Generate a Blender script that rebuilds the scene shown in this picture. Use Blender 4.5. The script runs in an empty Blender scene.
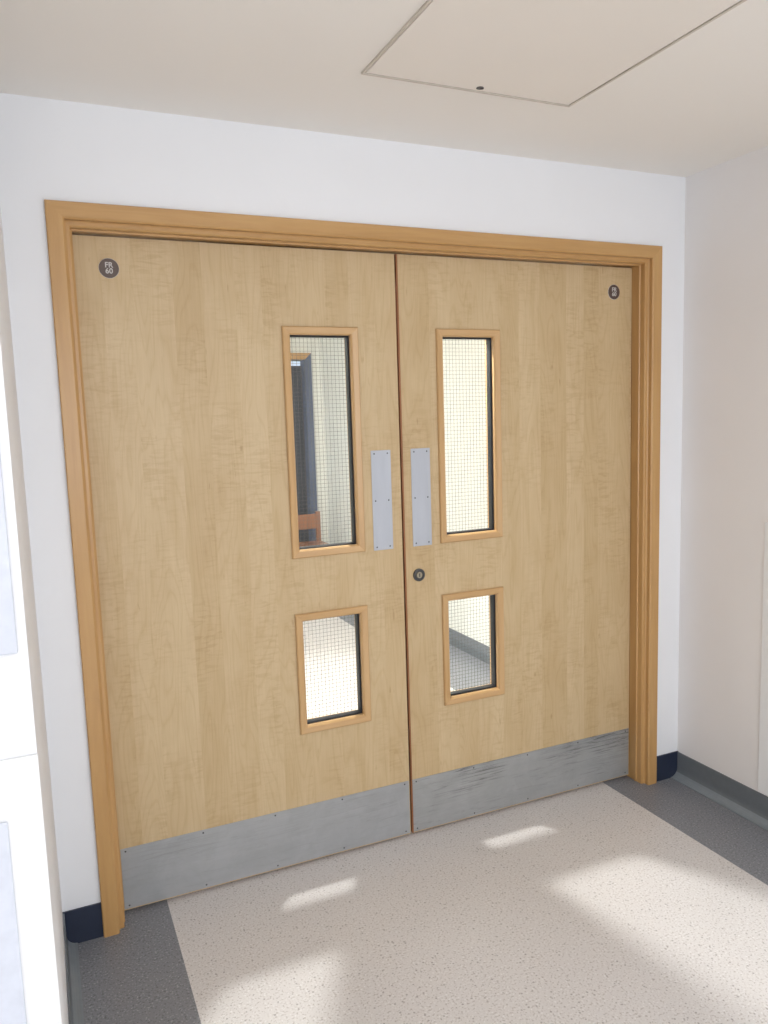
import bpy, bmesh, math, random
from mathutils import Vector, Euler
random.seed(3)
S=bpy.context.scene
S.view_settings.view_transform='Standard'
S.view_settings.look='None'

# ------------------------------------------------------------ materials
def newmat(name):
    m=bpy.data.materials.new(name);m.use_nodes=True
    nt=m.node_tree;b=nt.nodes["Principled BSDF"]
    return m,nt,b
def lin(c):
    return tuple(((v/255)/12.92 if v/255<=0.04045 else ((v/255+0.055)/1.055)**2.4) for v in c)+(1,)
def N(nt,t,**k):
    n=nt.nodes.new(t)
    for a,v in k.items(): setattr(n,a,v)
    return n
def ramp(nt,stops):
    r=N(nt,"ShaderNodeValToRGB");e=r.color_ramp.elements
    while len(e)<len(stops): e.new(0.5)
    for i,(p,c) in enumerate(stops):
        e[i].position=p;e[i].color=c
    return r
def math_(nt,op,a,b=None,c=None):
    n=N(nt,"ShaderNodeMath",operation=op)
    for i,v in enumerate((a,b,c)):
        if v is None: continue
        if isinstance(v,bpy.types.NodeSocket): nt.links.new(v,n.inputs[i])
        else: n.inputs[i].default_value=v
    return n.outputs[0]
def mixc(nt,a,b,fac,mode='MIX'):
    m=N(nt,"ShaderNodeMix",data_type='RGBA',blend_type=mode)
    for s,v in ((0,fac),(6,a),(7,b)):
        if isinstance(v,bpy.types.NodeSocket): nt.links.new(v,m.inputs[s])
        else: m.inputs[s].default_value=v
    return m.outputs[2]
def coords(nt,scale=(1,1,1),loc=(0,0,0)):
    g=N(nt,"ShaderNodeNewGeometry");mp=N(nt,"ShaderNodeMapping")
    mp.inputs['Scale'].default_value=scale;mp.inputs['Location'].default_value=loc
    nt.links.new(g.outputs['Position'],mp.inputs['Vector']);return mp.outputs[0]
def noise(nt,vec,scale,detail=4,rough=.5,dist=0):
    n=N(nt,"ShaderNodeTexNoise");n.inputs['Scale'].default_value=scale
    n.inputs['Detail'].default_value=detail;n.inputs['Roughness'].default_value=rough
    n.inputs['Distortion'].default_value=dist
    nt.links.new(vec,n.inputs['Vector']);return n.outputs['Fac']
def bump(nt,b,h,strength=.1,dist=.001):
    bp=N(nt,"ShaderNodeBump");bp.inputs['Strength'].default_value=strength;bp.inputs['Distance'].default_value=dist
    nt.links.new(h,bp.inputs['Height']);nt.links.new(bp.outputs[0],b.inputs['Normal'])

def paint(name,col,rough=.6,var=.03,sc=3):
    m,nt,b=newmat(name)
    c=lin(col);d=tuple(v*(1-var*2) for v in c[:3])+(1,)
    n=noise(nt,coords(nt),sc,3)
    r=ramp(nt,[(.3,d),(.7,c)]);nt.links.new(n,r.inputs[0]);nt.links.new(r.outputs[0],b.inputs['Base Color'])
    b.inputs['Roughness'].default_value=rough
    bump(nt,b,noise(nt,coords(nt),180,2),.06,.001)
    return m
def plain(name,col,rough=.5,metal=0):
    m,nt,b=newmat(name);b.inputs['Base Color'].default_value=lin(col)
    b.inputs['Roughness'].default_value=rough;b.inputs['Metallic'].default_value=metal
    n=noise(nt,coords(nt),40,3);r=ramp(nt,[(.3,tuple(v*.92 for v in lin(col)[:3])+(1,)),(.7,lin(col))])
    nt.links.new(n,r.inputs[0]);nt.links.new(r.outputs[0],b.inputs['Base Color'])
    return m

def maple():
    m,nt,b=newmat("maple_veneer")
    g=N(nt,"ShaderNodeNewGeometry");sx=N(nt,"ShaderNodeSeparateXYZ");nt.links.new(g.outputs['Position'],sx.inputs[0])
    wv=N(nt,"ShaderNodeTexNoise",noise_dimensions='1D');wv.inputs['Scale'].default_value=7;wv.inputs['Detail'].default_value=1
    nt.links.new(sx.outputs[0],wv.inputs['W'])
    xw=math_(nt,'MULTIPLY_ADD',wv.outputs['Fac'],.10,sx.outputs[0])
    pl=math_(nt,'FLOOR',math_(nt,'MULTIPLY',xw,1/.095))
    wn=N(nt,"ShaderNodeTexWhiteNoise",noise_dimensions='1D');nt.links.new(pl,wn.inputs['W'])
    base=ramp(nt,[(0,lin((204,179,139))),(.5,lin((208,184,145))),(1,lin((212,189,151)))])
    nt.links.new(wn.outputs[0],base.inputs[0])
    cmb=N(nt,"ShaderNodeCombineXYZ");nt.links.new(sx.outputs[0],cmb.inputs[0])
    nt.links.new(math_(nt,'MULTIPLY_ADD',wn.outputs[0],13.0,sx.outputs[2]),cmb.inputs[2]);nt.links.new(sx.outputs[1],cmb.inputs[1])
    def mp(s):
        q=N(nt,"ShaderNodeMapping");q.inputs['Scale'].default_value=s;nt.links.new(cmb.outputs[0],q.inputs[0]);return q.outputs[0]
    grain=noise(nt,mp((110,1,4)),2.2,5,.6,.3)
    r1=ramp(nt,[(.3,(.86,.83,.79,1)),(.62,(1,1,1,1))]);nt.links.new(grain,r1.inputs[0])
    c=mixc(nt,base.outputs[0],r1.outputs[0],.45,'MULTIPLY')
    field=noise(nt,mp((9,1,1.1)),1.0,2,.45,.25)
    fr=math_(nt,'FRACT',math_(nt,'MULTIPLY',field,18.0))
    r5=ramp(nt,[(0,(.88,.83,.76,1)),(.22,(1,1,1,1)),(.8,(1,1,1,1)),(1,(.93,.90,.85,1))]);nt.links.new(fr,r5.inputs[0])
    c=mixc(nt,c,r5.outputs[0],.55,'MULTIPLY')
    cloud=noise(nt,mp((7,1,2.2)),1.6,3,.55,.6)
    r2=ramp(nt,[(.33,(.91,.875,.82,1)),(.66,(1.0,1,1,1))]);nt.links.new(cloud,r2.inputs[0])
    c=mixc(nt,c,r2.outputs[0],.85,'MULTIPLY')
    rip=noise(nt,mp((15,1,75)),1.0,3,.55,1.0)
    r3=ramp(nt,[(.38,(.87,.83,.78,1)),(.52,(1,1,1,1))]);nt.links.new(rip,r3.inputs[0])
    rm=noise(nt,mp((6,1,3)),1.0,2);r6=ramp(nt,[(.42,(0,0,0,1)),(.62,(1,1,1,1))]);nt.links.new(rm,r6.inputs[0])
    c=mixc(nt,c,mixc(nt,c,r3.outputs[0],.7,'MULTIPLY'),r6.outputs[0])
    fleck=noise(nt,mp((60,1,12)),1.0,2,.5,0)
    r4=ramp(nt,[(.70,(1,1,1,1)),(.78,(.70,.60,.50,1))]);nt.links.new(fleck,r4.inputs[0])
    c=mixc(nt,c,r4.outputs[0],.6,'MULTIPLY')
    vo=N(nt,"ShaderNodeTexVoronoi");vo.inputs['Scale'].default_value=3.4
    nt.links.new(mp((1.6,0,.9)),vo.inputs['Vector'])
    kn=ramp(nt,[(.012,(.66,.56,.46,1)),(.035,(1,1,1,1))]);nt.links.new(vo.outputs['Distance'],kn.inputs[0])
    c=mixc(nt,c,kn.outputs[0],.6,'MULTIPLY')
    nt.links.new(c,b.inputs['Base Color']);b.inputs['Roughness'].default_value=.42
    b.inputs['Specular IOR Level'].default_value=.35
    return m
def framewood(name,axis,cols):
    m,nt,b=newmat(name)
    sc={'z':(22,22,1.6),'x':(1.6,22,22),'y':(22,1.6,22)}[axis]
    v=coords(nt,sc);n=noise(nt,v,1.6,5,.6,.5)
    r=ramp(nt,[(.28,lin(cols[0])),(.5,lin(cols[1])),(.75,lin(cols[2]))]);nt.links.new(n,r.inputs[0])
    nt.links.new(r.outputs[0],b.inputs['Base Color']);b.inputs['Roughness'].default_value=.36
    b.inputs['Coat Weight'].default_value=.15;b.inputs['Coat Roughness'].default_value=.2
    return m
FW=[(184,141,87),(193,150,95),(200,159,104)]
BW=[(192,152,102),(202,163,113),(209,172,124)]
M_maple=maple()
M_fz=framewood("beech_frame_vertical",'z',FW);M_fx=framewood("beech_frame_horizontal",'x',FW)
M_bz=framewood("beech_bead_vertical",'z',BW);M_bx=framewood("beech_bead_horizontal",'x',BW)
M_lip=framewood("hardwood_lipping",'z',[(120,74,40),(148,94,54),(165,108,66)])
def steel(name,c0,c1,rough,streak=(1.2,1,40),scuff=0.0,metal=.35,edge=0.0):
    m,nt,b=newmat(name);v=coords(nt,streak)
    n=noise(nt,v,3,5,.6);r=ramp(nt,[(.3,lin(c0)),(.7,lin(c1))]);nt.links.new(n,r.inputs[0])
    c=r.outputs[0]
    if scuff:
        n2=noise(nt,coords(nt,(2.0,1,26)),3.0,6,.78,.6);r2=ramp(nt,[(.55,(1,1,1,1)),(.66,(.62,.62,.60,1))]);nt.links.new(n2,r2.inputs[0])
        c=mixc(nt,c,r2.outputs[0],scuff,'MULTIPLY')
        n3=noise(nt,coords(nt,(1,1,1)),9,5,.7,.4);r3=ramp(nt,[(.35,(.88,.88,.87,1)),(.6,(1,1,1,1))]);nt.links.new(n3,r3.inputs[0])
        c=mixc(nt,c,r3.outputs[0],.9,'MULTIPLY')
        bump(nt,b,noise(nt,coords(nt,(1,1,1.5)),7,3),.25,.004)
    if edge:
        g=N(nt,"ShaderNodeNewGeometry");sp=N(nt,"ShaderNodeSeparateXYZ");nt.links.new(g.outputs['Position'],sp.inputs[0])
        band=ramp(nt,[(.0,(0,0,0,1)),(.45,(.15,.15,.15,1)),(.8,(1,1,1,1)),(1,(1,1,1,1))])
        nt.links.new(math_(nt,'MULTIPLY',sp.outputs[2],1/.214),band.inputs[0])
        n4=noise(nt,coords(nt,(2.6,1,95)),2.0,6,.7,.9);r7=ramp(nt,[(.50,(0,0,0,1)),(.60,(1,1,1,1))]);nt.links.new(n4,r7.inputs[0])
        n5=noise(nt,coords(nt,(3,1,4),(5,0,0)),1.5,2);r8=ramp(nt,[(.44,(0,0,0,1)),(.58,(1,1,1,1))]);nt.links.new(n5,r8.inputs[0])
        k=mixc(nt,mixc(nt,band.outputs[0],r7.outputs[0],1.0,'MULTIPLY'),r8.outputs[0],1.0,'MULTIPLY')
        c=mixc(nt,c,mixc(nt,c,(.36,.35,.33,1),edge,'MULTIPLY'),k)
    nt.links.new(c,b.inputs['Base Color']);b.inputs['Metallic'].default_value=metal;b.inputs['Roughness'].default_value=rough
    return m
M_kick=steel("scuffed_steel",(166,168,168),(176,177,177),.5,(1.2,1,8),scuff=.7,edge=1.0)
M_kick2=steel("satin_steel",(170,172,174),(178,180,182),.48,(1.2,1,8),scuff=.3,edge=.2)
M_push=steel("satin_aluminium",(178,182,190),(186,190,198),.5,(8,1,1.2),metal=.5)
M_screw=plain("screw_steel",(88,88,88),.35,.8)
M_wall=paint("white_wall_paint",(240,241,244),.55,.012)
M_wallr=paint("white_wall_paint_warm",(240,237,236),.55,.012)
M_wallc=paint("cream_corridor_paint",(236,238,232),.6,.012)
M_ceil=paint("ceiling_paint",(248,244,238),.8,.01,1.5)
M_hatch=paint("hatch_paint",(245,239,231),.6,.01)
M_black=plain("black_glazing_seal",(22,24,30),.5)
M_navy=plain("navy_vinyl_skirting",(38,46,66),.4)
M_grey=plain("grey_vinyl_skirting",(112,118,124),.42)
M_cove=plain("grey_vinyl_cove",(136,144,150),.4)
M_clad=paint("hygienic_cladding",(240,241,242),.3,.006)
M_board=plain("notice_board_panel",(218,223,235),.4)
M_brown=plain("sign_brown",(88,70,62),.4)
M_signtxt=plain("sign_silver_text",(205,200,196),.4)
M_dark=plain("painted_doorway_dark",(26,30,42),.6)
M_bluefr=plain("blue_grey_paint",(70,84,112),.5)
M_wire=plain("glass_wire",(100,100,94),.5,.2)
def glass():
    m,nt,b=newmat("wired_glass")
    nt.nodes.remove(b);o=nt.nodes["Material Output"]
    t=N(nt,"ShaderNodeBsdfTransparent");t.inputs[0].default_value=(.94,.965,.955,1)
    g=N(nt,"ShaderNodeBsdfGlossy");g.inputs['Roughness'].default_value=.04
    lw=N(nt,"ShaderNodeLayerWeight")
    f=math_(nt,'MULTIPLY_ADD',math_(nt,'POWER',lw.outputs['Facing'],5.0),.9,.08)
    mx=N(nt,"ShaderNodeMixShader")
    nt.links.new(f,mx.inputs[0]);nt.links.new(t.outputs[0],mx.inputs[1]);nt.links.new(g.outputs[0],mx.inputs[2])
    nt.links.new(mx.outputs[0],o.inputs[0]);return m
M_glass=glass()
def vinyl(name,base,dark,light,amt=.7):
    m,nt,b=newmat(name)
    v=coords(nt)
    n1=noise(nt,v,170,2,.5);r1=ramp(nt,[(.33,lin(dark)),(.43,lin(base)),(.60,lin(base)),(.70,lin(light))]);nt.links.new(n1,r1.inputs[0])
    vo=N(nt,"ShaderNodeTexVoronoi");vo.inputs['Scale'].default_value=95;nt.links.new(v,vo.inputs['Vector'])
    wn=N(nt,"ShaderNodeSeparateColor");nt.links.new(vo.outputs['Color'],wn.inputs[0])
    r3=ramp(nt,[(.84,(0,0,0,1)),(.87,(1,1,1,1))]);nt.links.new(wn.outputs[0],r3.inputs[0])
    r4=ramp(nt,[(.22,(amt,amt,amt,1)),(.34,(0,0,0,1))]);nt.links.new(vo.outputs['Distance'],r4.inputs[0])
    mask=mixc(nt,r3.outputs[0],r4.outputs[0],1.0,'MULTIPLY')
    c=mixc(nt,r1.outputs[0],lin(tuple(int(q*.82) for q in dark)),mask)
    big=noise(nt,v,1.8,3);r5=ramp(nt,[(.35,(.97,.97,.97,1)),(.65,(1,1,1,1))]);nt.links.new(big,r5.inputs[0])
    c=mixc(nt,c,r5.outputs[0],1.0,'MULTIPLY')
    nt.links.new(c,b.inputs['Base Color']);b.inputs['Roughness'].default_value=.36
    b.inputs['Specular IOR Level'].default_value=.45
    bump(nt,b,noise(nt,v,220,2),.08,.0006)
    return m
M_floor=vinyl("speckled_vinyl_cream",(222,218,216),(186,178,173),(240,238,237))
M_border=vinyl("speckled_vinyl_grey",(134,136,142),(104,105,111),(176,178,183),.5)

# ------------------------------------------------------------ mesh helpers
def obj(name,verts,faces,mats,fm=None,parent=None,bevel=0,smooth=False):
    me=bpy.data.meshes.new(name);me.from_pydata(verts,[],faces)
    for m in mats: me.materials.append(m)
    if fm:
        for p,i in zip(me.polygons,fm): p.material_index=i
    bm=bmesh.new();bm.from_mesh(me);bmesh.ops.recalc_face_normals(bm,faces=bm.faces);bm.to_mesh(me);bm.free()
    if smooth:
        for p in me.polygons:p.use_smooth=True
    o=bpy.data.objects.new(name,me);S.collection.objects.link(o)
    if parent:o.parent=parent
    if bevel:
        b=o.modifiers.new("bevel","BEVEL");b.width=bevel;b.segments=2;b.limit_method='ANGLE'
    return o
def boxes(name,bs,mats,parent=None,bevel=0,mi=None):
    V=[];F=[];FM=[]
    for k,(x0,x1,y0,y1,z0,z1) in enumerate(bs):
        i=len(V);V+=[(x,y,z) for z in(z0,z1) for y in(y0,y1) for x in(x0,x1)]
        F+=[tuple(i+j for j in f) for f in((0,1,3,2),(4,5,7,6),(0,1,5,4),(2,3,7,6),(0,2,6,4),(1,3,7,5))]
        FM+=[mi[k] if mi else 0]*6
    return obj(name,V,F,mats,FM,parent,bevel)
def empty(name,loc=(0,0,0)):
    e=bpy.data.objects.new(name,None);e.empty_display_size=.05;S.collection.objects.link(e);return e
def slab_holes(name,x0,x1,z0,z1,y0,y1,holes,mats,parent=None,edge_mat=0):
    xs=sorted({x0,x1}|{h[0] for h in holes}|{h[1] for h in holes});zs=sorted({z0,z1}|{h[2] for h in holes}|{h[3] for h in holes})
    def solid(i,j):
        if i<0 or j<0 or i>=len(xs)-1 or j>=len(zs)-1:return False
        cx=(xs[i]+xs[i+1])/2;cz=(zs[j]+zs[j+1])/2
        return not any(h[0]<cx<h[1] and h[2]<cz<h[3] for h in holes)
    V={};L=[];F=[];FM=[]
    def v(i,j,k):
        if (i,j,k) not in V:
            V[(i,j,k)]=len(L);L.append((xs[i],(y0,y1)[k],zs[j]))
        return V[(i,j,k)]
    for i in range(len(xs)-1):
        for j in range(len(zs)-1):
            if not solid(i,j):continue
            for k in(0,1):F.append((v(i,j,k),v(i+1,j,k),v(i+1,j+1,k),v(i,j+1,k)));FM.append(0)
            for di,dj,a,b in((-1,0,(i,j),(i,j+1)),(1,0,(i+1,j),(i+1,j+1)),(0,-1,(i,j),(i+1,j)),(0,1,(i,j+1),(i+1,j+1))):
                if not solid(i+di,j+dj):
                    F.append((v(*a,0),v(*b,0),v(*b,1),v(*a,1)));FM.append(edge_mat)
    return obj(name,L,F,mats,FM,parent)
def ring(name,x0,x1,z0,z1,prof,mats,parent=None,mi=(0,1,0,1)):
    V=[];F=[];FM=[];n=len(prof)
    for (cx,cz,sx,sz) in((x0,z0,1,1),(x0,z1,1,-1),(x1,z1,-1,-1),(x1,z0,-1,1)):
        V+=[(cx+sx*a,y,cz+sz*a) for a,y in prof]
    for s in range(4):
        t=(s+1)%4
        for k in range(n):
            l=(k+1)%n;F.append((s*n+k,s*n+l,t*n+l,t*n+k));FM.append(mi[s])
    return obj(name,V,F,mats,FM,parent)
def uring(name,x0,x1,z0,z1,prof,mats,parent=None):
    V=[];F=[];FM=[];n=len(prof)
    for s,(cx,cz,sx,sz) in enumerate(((x0,z0,1,0),(x0,z1,1,-1),(x1,z1,-1,-1),(x1,z0,-1,0))):
        V+=[(cx+sx*a,y,cz+sz*a) for a,y in prof]
    for s in range(3):
        for k in range(n):
            l=(k+1)%n;F.append((s*n+k,s*n+l,(s+1)*n+l,(s+1)*n+k));FM.append(s%2)
    F.append(tuple(range(n)));FM.append(0);F.append(tuple(3*n+k for k in range(n)));FM.append(0)
    return obj(name,V,F,mats,FM,parent)
def disc(name,x,y,z,r,depth,mats,parent=None,seg=40,bev=.0008,r_in=0):
    V=[];F=[]
    prof=[(r,y),(r,y-depth+bev),(r-bev,y-depth)]
    if r_in: prof+=[(r_in,y-depth),(r_in,y-depth*.3)]
    n=len(prof)
    for s in range(seg):
        a=2*math.pi*s/seg
        V+=[(x+q*math.cos(a),yy,z+q*math.sin(a)) for q,yy in prof]
    for s in range(seg):
        t=(s+1)%seg
        for k in range(n-1):F.append((s*n+k,s*n+k+1,t*n+k+1,t*n+k))
    F.append(tuple(s*n+n-1 for s in range(seg)));F.append(tuple(s*n for s in range(seg)))
    return obj(name,V,F,mats,None,parent)

# ------------------------------------------------------------ dimensions
ZC=2.393; YW=.015; YB=.23; XR=2.267; XL=-.107; YP=-1.0
FX0,FX1,FH=0.0,2.145,2.13
slab_holes("wall_north",-1.3,2.6,0,ZC,YW,YB,[(FX0+.02,FX1-.02,-1e-9,FH-.02)],[M_wall])
boxes("wall_east",[(XR,2.6,-4.6,YW,0,ZC)],[M_wallr])
boxes("wall_west",[(-1.3,XL,YP,YW,0,ZC)],[M_wall])
boxes("wall_west.001",[(-1.5,-1.3,-4.6,YB,0,ZC)],[M_wall])
slab_holes("wall_south",-1.5,2.6,0,ZC,-4.8,-4.6,[(-.9,1.9,.75,2.25)],[M_wall])
ring("window_1",-.9,1.9,.75,2.25,[(0,-4.75),(0,-4.62),(.05,-4.62),(.05,-4.75)],[M_clad,M_clad])
boxes("floor",[(-1.5,XL,-4.8,4.7,-.06,0),(XL,.200,-4.8,4.7,-.06,0),(.200,1.955,-4.8,4.7,-.06,0),(1.955,2.6,-4.8,4.7,-.06,0)],[M_floor,M_border],mi=[0,1,0,1])
boxes("ceiling",[(-1.5,2.6,-4.8,4.7,ZC,ZC+.1)],[M_ceil])
XR2=2.36
boxes("wall_east.001",[(XR2,2.6,YB,4.5,0,ZC)],[M_wallc])
boxes("wall_west.002",[(-1.0,-.8,YB,4.5,0,ZC)],[M_wallc])
slab_holes("wall_far",-1.0,2.6,0,ZC,4.5,4.7,[(1.35,2.24,-1e-9,2.06)],[M_wallc])
d3=empty("door_3")
boxes("leaf",[(1.40,2.19,4.56,4.60,.01,2.01)],[M_dark],d3)  # solid leaf; dark doorway interior painted as its colour
uring("frame",1.33,2.26,0,2.12,[(0,4.5),(0,4.48),(.06,4.48),(.06,4.62),(.02,4.62),(.02,4.5)],[M_bluefr,M_fx],d3)
boxes("handle",[(1.45,1.48,4.52,4.56,.9,1.2)],[M_push],d3)
boxes("baseboard_east_corridor",[(XR2-.006,XR2,YB,4.5,0,.11)],[M_grey])
ch=empty("wooden_chair")
cx,cy=1.96,3.95
boxes("seat",[(cx-.2,cx+.2,cy-.2,cy+.2,.43,.46)],[M_lip],ch,.005)
for i,(a,b) in enumerate(((-.18,-.18),(.18,-.18),(-.18,.18),(.18,.18))):
    boxes("leg_%d"%(i+1),[(cx+a-.018,cx+a+.018,cy+b-.018,cy+b+.018,0,.43 if b<0 else .72)],[M_lip],ch,.003)
boxes("backrest",[(cx-.17,cx+.17,cy+.17,cy+.19,.57,.70)],[M_lip],ch,.004)

# ------------------------------------------------------------ skirtings
boxes("baseboard_north",[(XL,FX0,YW-.006,YW,0,.107),(FX1,XR,YW-.006,YW,0,.107)],[M_navy])
def cove(name,xw,dirn,y0,y1,h=.105,r=.04):
    prof=[(0,h),(.005,h)]+[(.005+ (r-.005)*(1-math.cos(t)), .003+(r-.003)*(1-math.sin(t))) for t in [math.pi/2*i/6 for i in range(7)]]+[(r,0),(0,0)]
    V=[];F=[];n=len(prof);FM=[]
    for y in(y0,y1):V+=[(xw+dirn*a,y,z) for a,z in prof]
    for k in range(n):
        l=(k+1)%n;F.append((k,l,n+l,n+k));FM.append(1 if 4<=k<=8 else 0)
    F.append(tuple(range(n)));F.append(tuple(range(n,2*n)));FM+=[0,0]
    return obj(name,V,F,[M_grey,M_cove],FM)
cove("baseboard_east",XR,-1,-4.6,YW-.006)
cove("baseboard_west",XL,1,YP,YW-.006,r=.034)
# ------------------------------------------------------------ door frame
uring("door_frame",FX0,FX1,0,FH,[(0,YW),(0,.003),(.003,0),(.041,0),(.046,.004),(.046,.020),(.050,.023),(.058,.023),(.062,.027),(.062,.05),(.066,.052),(.066,.060),(.062,.062),(.062,.228),(.021,.228),(.021,YW)],[M_fz,M_fx])

# ------------------------------------------------------------ doors
LY0,LY1=.095,.145
ZU=(1.071,1.820);ZL=(.469,.883)
def vision(parent,n,x0,x1,z0,z1):
    w=.026
    ring("glazing_bead_%d"%n,x0,x1,z0,z1,[(0,LY0+.001),(0,LY0-.008),(.003,LY0-.011),(.021,LY0-.008),(w,LY0-.003),(w,LY0+.010),(.004,LY0+.010),(.004,LY0+.001)],[M_bz,M_bx],parent)
    ring("back_bead_%d"%n,x0,x1,z0,z1,[(0,LY1-.001),(0,LY1+.009),(.021,LY1+.009),(w,LY1+.004),(w,LY1-.008),(.004,LY1-.008),(.004,LY1-.001)],[M_bz,M_bx],parent)
    ring("glazing_seal_%d"%n,x0+.005,x1-.005,z0+.005,z1-.005,[(0,LY0+.011),(.023,LY0+.011),(.026,LY0+.014),(.026,LY1-.012),(.023,LY1-.009),(0,LY1-.009)],[M_black,M_black],parent)
    gx0,gx1,gz0,gz1=x0+w-.004,x1-w+.004,z0+w-.004,z1-w+.004
    yg=.120
    obj("wired_glass_%d"%n,[(gx0,yg,gz0),(gx1,yg,gz0),(gx1,yg,gz1),(gx0,yg,gz1)],[(0,1,2,3)],[M_glass],None,parent)
    bs=[];t=.00044;sp=.0132
    k=gx0+.006
    while k<gx1-.004:
        bs.append((k-t,k+t,yg+.002,yg+.0026,gz0,gz1));k+=sp
    k=gz0+.005
    while k<gz1-.003:
        bs.append((gx0,gx1,yg+.0028,yg+.0034,k-t,k+t));k+=sp
    boxes("wire_mesh_%d"%n,bs,[M_wire],parent)
def screws(parent,name,pts,y,r=.0035):
    V=[];F=[];seg=12
    for x,z in pts:
        i=len(V);V+=[(x+r*math.cos(2*math.pi*s/seg),y,z+r*math.sin(2*math.pi*s/seg)) for s in range(seg)]
        V+=[(x+.7*r*math.cos(2*math.pi*s/seg),y-.0008,z+.7*r*math.sin(2*math.pi*s/seg)) for s in range(seg)]
        F+=[(i+s,i+(s+1)%seg,i+seg+(s+1)%seg,i+seg+s) for s in range(seg)];F.append(tuple(i+seg+s for s in range(seg)))
    return obj(name,V,F,[M_screw],None,parent)
def text(parent,name,body,x,y,z,size,mat,h=.0006):
    c=bpy.data.curves.new(name,'FONT');c.body=body;c.size=size;c.align_x='CENTER';c.align_y='CENTER';c.extrude=h;c.space_line=.8
    c.offset=.0004
    c.materials.append(mat);o=bpy.data.objects.new(name,c);S.collection.objects.link(o)
    o.rotation_euler=(math.pi/2,0,0);o.location=(x,y,z);o.parent=parent;return o
def door(name,x0,x1,wx0,wx1,kick,px0,px1,sx,sz,lockx=None):
    d=empty(name)
    hl=[(wx0+.004,wx1-.004,ZU[0]+.004,ZU[1]-.004),(wx0+.004,wx1-.004,ZL[0]+.004,ZL[1]-.004)]
    slab_holes("leaf",x0,x1,.010,2.063,LY0,LY1,hl,[M_maple,M_lip],d,1)
    if lockx: boxes("meeting_lipping",[(x0-.001,x0+.005,LY0-.0015,LY0+.02,.010,2.063)],[M_lip],d,.0008)
    vision(d,1,wx0,wx1,*ZU);vision(d,2,wx0,wx1,*ZL)
    boxes("kick_plate",[(x0+.005,x1-.003,LY0-.002,LY0,.014,.214)],[kick],d,.0006)
    w=x1-x0
    screws(d,"kick_plate_screws",[(x0+.02+(w-.04)*i/4,z) for i in range(5) for z in(.024,.204)],LY0-.002,.0030)
    boxes("push_plate",[(px0,px1,LY0-.002,LY0,1.069,1.412)],[M_push],d,.0007)
    screws(d,"push_plate_screws",[(px,z) for px in(px0+.012,px1-.012) for z in(1.08,1.24,1.401)],LY0-.002,.0028)
    disc("fire_sign_disc",sx,LY0,sz,.0275,.002,[M_brown],d)
    disc("fire_sign_disc_rim",sx,LY0,sz,.0285,.0012,[M_signtxt],d)
    text(d,"fire_sign_text","FR\n60",sx,LY0-.0024,sz,.021,M_signtxt)
    if lockx:
        disc("lock_rose",lockx,LY0,.966,.0225,.006,[M_screw],d,r_in=.014)
        disc("lock_cylinder",lockx,LY0,.966,.0115,.008,[plain("brass_cylinder",(170,160,140),.35,.8)],d)
        boxes("keyway",[(lockx-.0015,lockx+.0015,LY0-.0085,LY0-.0078,.960,.972)],[M_black],d)
    return d
door("door_1",.065,1.070,.668,.927,M_kick2,.961,1.034,.161,1.975)
door("door_2",1.0765,2.080,1.219,1.476,M_kick,1.111,1.185,1.993,1.970,1.130)

# ------------------------------------------------------------ ceiling hatch
h=empty("ceiling_access_hatch")
hx0,hx1,hy0,hy1=.756,1.399,-1.10,-.414
boxes("hatch_frame",[(hx0,hx1,hy0,hy0+.006,ZC-.006,ZC),(hx0,hx1,hy1-.006,hy1,ZC-.006,ZC),(hx0,hx0+.006,hy0+.006,hy1-.006,ZC-.006,ZC),(hx1-.006,hx1,hy0+.006,hy1-.006,ZC-.006,ZC)],[plain("hatch_frame_paint",(215,206,194),.5)],h)
boxes("hatch_shadow_gap",[(hx0+.006,hx1-.006,hy0+.006,hy1-.006,ZC-.001,ZC)],[plain("hatch_gap",(130,122,112),.7)],h)
boxes("hatch_panel",[(hx0+.0095,hx1-.0095,hy0+.0095,hy1-.0095,ZC-.004,ZC-.001)],[M_hatch],h)
def zdisc(name,x,y,z,r,d,mat,parent):
    V=[];F=[];seg=24
    for zz in(z,z-d):V+=[(x+r*math.cos(2*math.pi*s/seg),y+r*math.sin(2*math.pi*s/seg),zz) for s in range(seg)]
    F=[(s,(s+1)%seg,seg+(s+1)%seg,seg+s) for s in range(seg)]+[tuple(range(seg)),tuple(range(seg,2*seg))]
    return obj(name,V,F,[mat],None,parent)
zdisc("hatch_lock",1.088,-.440,ZC-.004,.010,.001,M_screw,h)
zdisc("hatch_lock_keyhole",1.094,-.440,ZC-.005,.0055,.0006,M_black,h)

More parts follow.
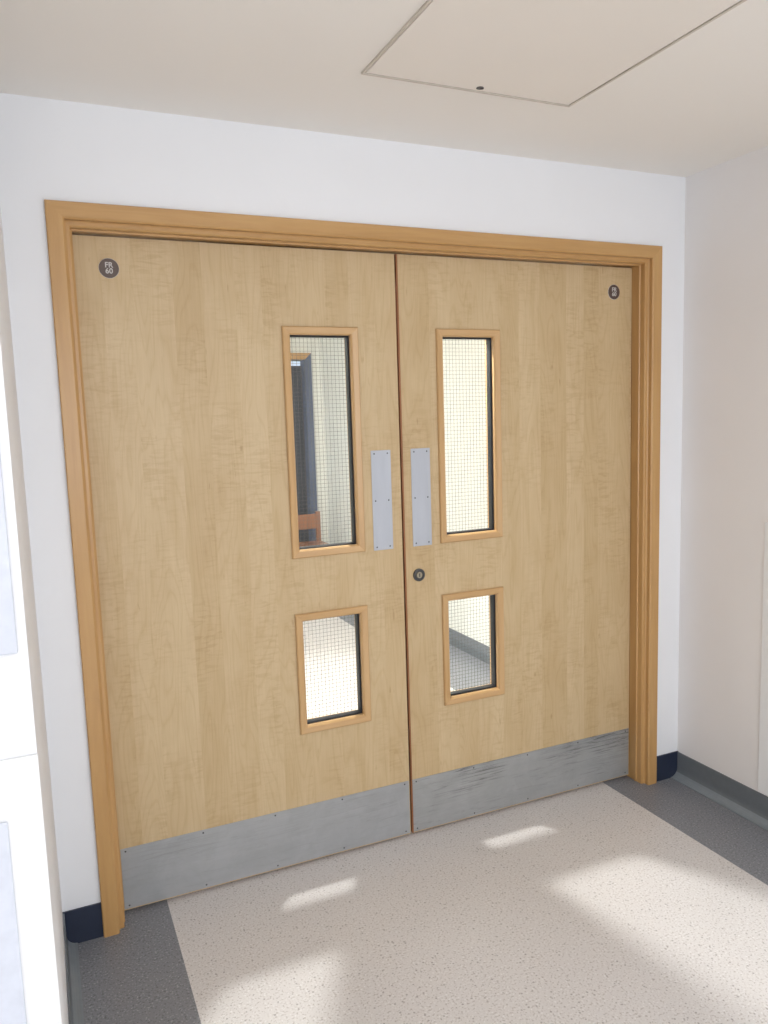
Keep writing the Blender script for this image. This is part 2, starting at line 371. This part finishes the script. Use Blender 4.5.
# ------------------------------------------------------------ left pier fittings
boxes("wall_notice_board",[(-.62,-.121,YP-.012,YP,1.172,1.60)],[M_board],None,.003)
boxes("wall_cladding_sheet",[(-1.28,XL+.001,YP-.006,YP,.0,1.0)],[M_clad],None,.001)
boxes("trim_1",[(-1.28,-.158,YP-.014,YP-.006,.10,.90)],[M_board],None,.003)
boxes("trim_2",[(XR-.0045,XR-.0005,-1.5,-.385,.108,1.112)],[M_clad],None,.001)

# ------------------------------------------------------------ lights
def area(name,loc,rot,sx,sy,e,col=(1,1,1)):
    l=bpy.data.lights.new(name,'AREA');l.shape='RECTANGLE';l.size=sx;l.size_y=sy;l.energy=e;l.color=col
    o=bpy.data.objects.new(name,l);S.collection.objects.link(o);o.location=loc;o.rotation_euler=rot;return o
area("window_daylight",(.5,-4.9,1.5),(math.radians(90),0,0),2.8,1.5,56,(.95,.975,1))
area("added_ceiling_fill",(.9,-2.9,ZC-.04),(0,0,0),.6,.6,15,(1,.985,.96))  # added fill lamp under the ceiling, out of view
boxes("added_fill_panel",[(.58,1.22,-3.22,-2.58,ZC-.03,ZC)],[M_clad])  # added body above the fill lamp, unseen
area("corridor_fill",(.2,2.6,ZC-.03),(0,0,0),1.2,2.4,50,(1,1,1))  # added overhead fill to brighten the corridor beyond the doors
l=bpy.data.lights.new("sun","SUN");l.energy=4.8;l.angle=math.radians(.6);l.color=(1,.985,.96)
o=bpy.data.objects.new("sun",l);S.collection.objects.link(o)
d=Vector((.12,1,-.72));o.rotation_euler=d.to_track_quat('-Z','Y').to_euler();o.location=(0,-8,5)
l=bpy.data.lights.new("downlight_lamp",'SPOT');l.energy=240;l.spot_size=math.radians(150);l.spot_blend=.2;l.shadow_soft_size=.045;l.color=(1,.99,.97)
o=bpy.data.objects.new("downlight_lamp",l);S.collection.objects.link(o);o.location=(1.16,.62,ZC-.03);o.rotation_euler=(math.radians(-35),0,0)
w=bpy.data.worlds.new("World");S.world=w;w.use_nodes=True
w.node_tree.nodes["Background"].inputs[0].default_value=(.75,.85,1,1);w.node_tree.nodes["Background"].inputs[1].default_value=1

# ------------------------------------------------------------ camera
cd=bpy.data.cameras.new("camera");cd.sensor_fit='VERTICAL';cd.sensor_height=32;cd.lens=32*779.83/1024;cd.clip_start=.02
co=bpy.data.objects.new("camera",cd);S.collection.objects.link(co)
co.location=(-.06824,-2.34151,1.52403);co.rotation_euler=(1.44952,.03172,-.41828)
S.camera=co
